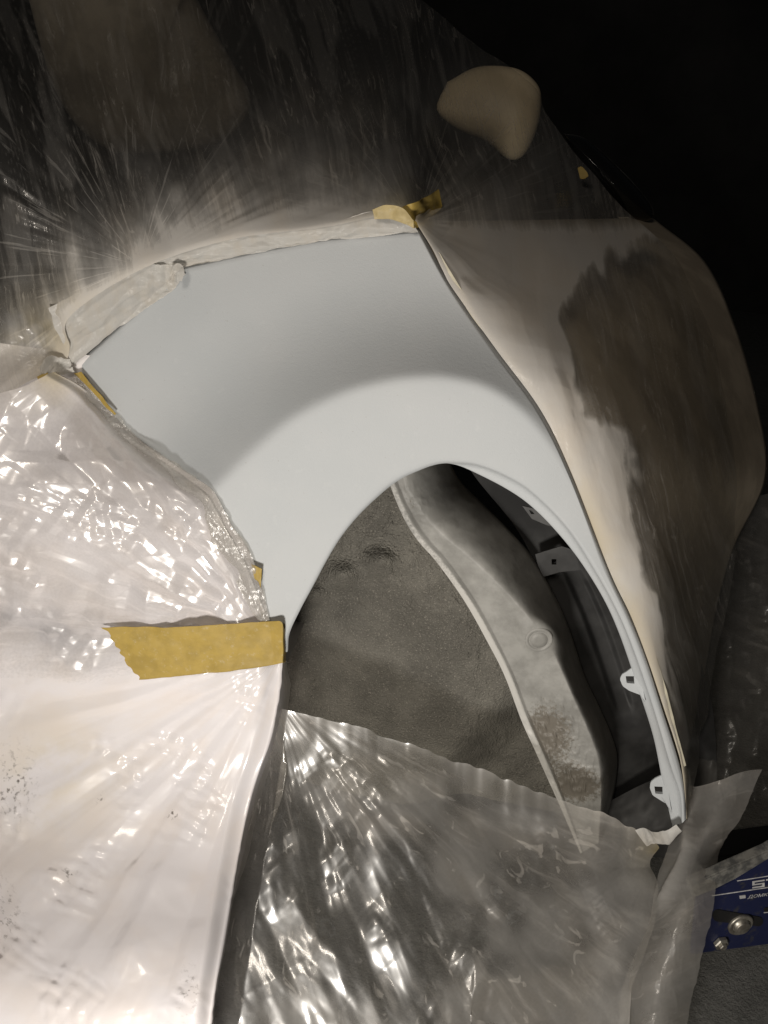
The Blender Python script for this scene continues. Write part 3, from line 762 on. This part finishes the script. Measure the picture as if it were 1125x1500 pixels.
# ------------------------------------------------------------------ masking tape
def tape(name, top_, bot, yf, mat, label, n=24, m=30, amp=.0012, seed=0, jag=0, body=None, thick=.0006):
    a = cr(top_, n); b = cr(bot, n); T = np.linspace(0, 1, m)
    U = a[:, None, 0]+(b-a)[:, None, 0]*T; V = a[:, None, 1]+(b-a)[:, None, 1]*T
    if jag:
        k = np.exp(-np.arange(len(a))/3.)[:, None]
        U = U+k*jag*(vn(T*14, T*0, seed)[None, :]-.5)
    P = atY(U, V, yf(U, V)) if body is None else onBody(U, V, body+hx(U, V, 200.))
    N = normals(P); P = P+N*(amp*(fbm(U/30, V/30, 3, seed)-.5)*4)[..., None]
    Q = P-N*thick
    P = np.concatenate([P, Q[:, ::-1], P[:, :1]], 1)
    base = P.reshape(-1, 3).mean(0); base[2] = P[..., 2].min()
    o = grid(name, P-base, M[mat]); o.location = base
    return tag(o, label, 'tape')
yt = lambda u, v: ydoor(u, v)-.008+.05*sst(412, 424, u)**2
tape('masking_tape', [(152, 919), (175, 919), (230, 919), (300, 916), (370, 912), (398, 911), (412, 912), (420, 928)],
     [(205, 995), (222, 994), (260, 991), (310, 986), (370, 979), (400, 974), (413, 971), (420, 970)], yt, 'tape', 'long yellow masking tape strip with a torn end over the door film', n=26, m=40, seed=3, jag=9)
tape('masking_tape', [(588, 304), (603, 297), (622, 288), (640, 277)], [(606, 334), (614, 332), (630, 318), (647, 302)], lambda u, v: onBody(u, v, hx(u, v, 200.))[..., 1]-.012+.10*sst(600, 650, u), 'tape', 'crumpled yellow masking tape patch at the upper front corner of the wing', seed=5, amp=.003, jag=4)
tape('masking_tape', [(846, 246), (852, 244), (860, 252)], [(850, 262), (856, 262), (862, 258)], lambda u, v: .66+0*u, 'tape', 'tiny yellow tape scrap on the film below the black headlamp', seed=6)
tape('masking_tape', [(545, 308), (565, 300), (590, 305), (606, 322)], [(548, 322), (570, 322), (590, 326), (606, 334)], None, 'tape2', 'pale wrinkled tape end tucked under the film on the upper wing edge', body=.022, amp=.003, seed=7)
tape('masking_tape', [(54, 552), (62, 548), (70, 546)], [(58, 562), (66, 560), (72, 556)], None, 'tape', 'yellow tape scrap poking out under the knot of film', body=.022, seed=8)
tape('masking_tape', [(108, 547), (128, 566), (150, 590), (168, 608)], [(118, 545), (134, 563), (155, 588), (170, 606)], None, 'tape', 'narrow tan tape edge beside the door gap below the knot', body=.012, seed=9, m=10)
tape('masking_tape', [(368, 826), (378, 830), (384, 832)], [(374, 846), (380, 852), (382, 862)], None, 'tape', 'small yellow tape scrap in the crumpled film above the long strip', body=.012, seed=10, m=10, amp=.003)
ye = [(640, 372), (668, 425), (694, 468), (730, 512), (764, 556), (800, 606), (829, 660), (858, 732), (884, 800), (914, 866), (940, 928), (964, 998), (984, 1070), (1000, 1124)]
yw = [3, 7, 6, 5, 5, 6, 9, 12, 11, 10, 9, 8, 7, 5]
M['tape3'] = tape_mat('masking_tape_cream', (.76, .71, .56), .6)
tape('masking_tape', ye, [(x+w, y-3) for (x, y), w in zip(ye, yw)], None, 'tape3', 'long pale cream masking tape running down the front edge of the wing', n=24, m=14, body=.001, amp=.0008, seed=12)

# ------------------------------------------------------------------ trolley jack
J0 = atZ(np.array(1028.), np.array(1397.), .012); J1 = atZ(np.array(1125.), np.array(1384.), .012)
jx = J1-J0; jx[2] = 0; jx /= np.linalg.norm(jx); jn = np.array([jx[1], -jx[0], 0])      # jn faces the viewer
def onJ(u, v, off=0):
    d = rays(np.array(float(u)), np.array(float(v))); o = J0+jn*off; t = np.dot(o-CAM, jn)/np.dot(d, jn); return CAM+t*d
jack = thing('trolley_jack', 'blue steel trolley jack with white lettering standing on the concrete floor', 'jack', (float(J0[0]), float(J0[1]), 0))
jb = np.array(jack.location)
def jprism(name, pts, off, thick, mat, parent=jack, bevel=.002):
    P = [onJ(u, v, off) for u, v in pts]; nn = len(P)
    V_ = [p-jb for p in P]+[p-jb-jn*thick for p in P]
    F_ = [tuple(range(nn))[::-1], tuple(range(nn, 2*nn))]+[(i, (i+1) % nn, nn+(i+1) % nn, nn+i) for i in range(nn)]
    bm = bmesh.new(); vs = [bm.verts.new(tuple(map(float, v))) for v in V_]
    for f_ in F_: bm.faces.new([vs[i] for i in f_])
    bmesh.ops.recalc_face_normals(bm, faces=bm.faces)
    if bevel: bmesh.ops.bevel(bm, geom=list(bm.edges), offset=bevel, segments=2, affect='EDGES', clamp_overlap=True)
    me = bpy.data.meshes.new(name); bm.to_mesh(me); bm.free()
    return link(name, me, mat, parent)
jprism('side_plate', [(1012, 1399), (1260, 1366), (1260, 1184), (1125, 1258), (1078, 1288), (1046, 1303), (1020, 1318)], 0, .006, M['blue'])
jprism('side_plate', [(1012, 1399), (1260, 1366), (1260, 1184), (1125, 1258), (1078, 1288), (1046, 1303), (1020, 1318)], -.17, .006, M['blue'])
jprism('lift_arm', [(1015, 1316), (1046, 1304), (1078, 1288), (1125, 1259.5), (1260, 1186), (1260, 1166), (1125, 1247), (1048, 1281), (1012, 1296)], .006, .016, M['arm'])
jprism('cross_member', [(1030, 1275), (1050, 1256), (1170, 1240), (1170, 1262)], -.09, .05, M['black'])
# slot opening drawn as a near-black shape a hair proud, its shade in the colour
def capsule(c0, r0, c1, r1, n=10):
    a0 = math.atan2(c1[1]-c0[1], c1[0]-c0[0]); o = []
    for i in range(n+1):
        a = a0+math.pi/2+math.pi*i/n; o.append((c0[0]+r0*math.cos(a), c0[1]+r0*math.sin(a)))
    for i in range(n+1):
        a = a0-math.pi/2+math.pi*i/n; o.append((c1[0]+r1*math.cos(a), c1[1]+r1*math.sin(a)))
    return o
jprism('slot', capsule((1052.5, 1341.5), 8.8, (1111, 1350), 7), .0012, .004, M['gap'], bevel=0)
jprism('slot', capsule((1122, 1333), 3, (1150, 1329), 3), .0012, .004, M['gap'], bevel=0)
def jlathe(name, u, v, prof, mat, n=32, parent=jack):
    c = onJ(u, v, 0)-jb; e1 = jx; e2 = np.array([0, 0, 1.])
    th = np.linspace(0, 2*math.pi, n, endpoint=False)
    P = np.stack([c+jn*h+r*(np.cos(th)[:, None]*e1+np.sin(th)[:, None]*e2) for r, h in prof], 1)
    return grid(name, P, mat, parent, closed=True, smooth=n > 10)
jp = np.linalg.norm(onJ(1083, 1352)-onJ(1084, 1352))
bl = jlathe('bolt', 1083, 1352, [(16*jp, .001), (16.5*jp, .004), (15.2*jp, .0058), (11.5*jp, .0052), (11*jp, .004), (10*jp, .004), (9.6*jp, .010), (8.4*jp, .0115), (.0001, .0118)], M['steel'])
nu = jlathe('nut', 1054.4, 1379, [(9.5*jp, .001), (9.5*jp, .006), (8.2*jp, .0075), (5*jp, .0075), (5*jp, .011), (4*jp, .012), (.0001, .012)], M['steel'], n=6)
def jline(name, p, q, w):
    a, b = np.array(p, float), np.array(q, float); e = b-a; nn = np.array([-e[1], e[0]])/np.linalg.norm(e)*w/2
    return jprism(name, [a-nn, b-nn, b+nn, a+nn], .0006, .0012, M['white'], bevel=0)
jline('printed_line', (1043, 1312.4), (1200, 1289), 1.0)
jline('printed_line', (1080, 1290.6), (1200, 1272), .9)
def jtext(name, txt, u, v, hpx, dirpx, stretch=1.0):
    cu = bpy.data.curves.new(name, 'FONT'); cu.body = txt; cu.size = 1; cu.extrude = .01
    tmp = bpy.data.objects.new('tmp', cu); COL.objects.link(tmp)
    dg = bpy.context.evaluated_depsgraph_get(); dg.update()
    me = bpy.data.meshes.new_from_object(tmp.evaluated_get(dg)); bpy.data.objects.remove(tmp)
    o0 = onJ(u, v, .0010)-jb; o1 = onJ(u+dirpx[0], v+dirpx[1], .0010)-jb
    X = (o1-o0)/np.linalg.norm(o1-o0); Zz = np.array([0, 0, 1.]); Yv = Zz-X*np.dot(Zz, X); Yv /= np.linalg.norm(Yv)
    s = hpx*jp/.70
    co = np.zeros(len(me.vertices)*3); me.vertices.foreach_get('co', co); co = co.reshape(-1, 3)
    co = o0+co[:, :1]*s*stretch*X+co[:, 1:2]*s*Yv+co[:, 2:3]*s*jn*.05
    me.vertices.foreach_set('co', co.reshape(-1)); me.update()
    return link(name, me, M['white'], jack)
# squared S and T built from bars
def sq(pts): return jprism('letter', pts, .0009, .0012, M['white'], bevel=0)
def letter_bar(u, v, w, h):
    sk = -.147
    c = lambda x, y: (x, y+(x-1102)*sk)
    return [c(u, v), c(u+w, v), c(u+w, v+h), c(u, v+h)]
def letter(bars):
    Vv = []; Ff = []
    for bb in bars:
        k = len(Vv); Vv += [onJ(x, y, .0009)-jb for x, y in letter_bar(*bb)]; Ff.append((k, k+1, k+2, k+3))
    return raw_mesh('letter', Vv, Ff, M['white'], jack, smooth=False)
letter([(1102, 1291, 18, 2.2), (1102, 1293.2, 3.4, 2.2), (1102, 1295.4, 18, 2.0), (1116.6, 1297.4, 3.4, 2.0), (1102, 1299.4, 18, 2.2)])
letter([(1122, 1291, 18, 2.2), (1129.2, 1293.2, 3.6, 8.4)])
jprism('badge', [(1083.5, 1312.6), (1092, 1311.4), (1092.3, 1315.6), (1084, 1316.8)], .0009, .0012, M['white'], bevel=0)
jtext('lettering', 'ДОМКРАТ', 1095, 1316.2, 5.2, (20, -2.6), 1.15)
jline('printed_line', (1119, 1337.2), (1150, 1333), 1.2)
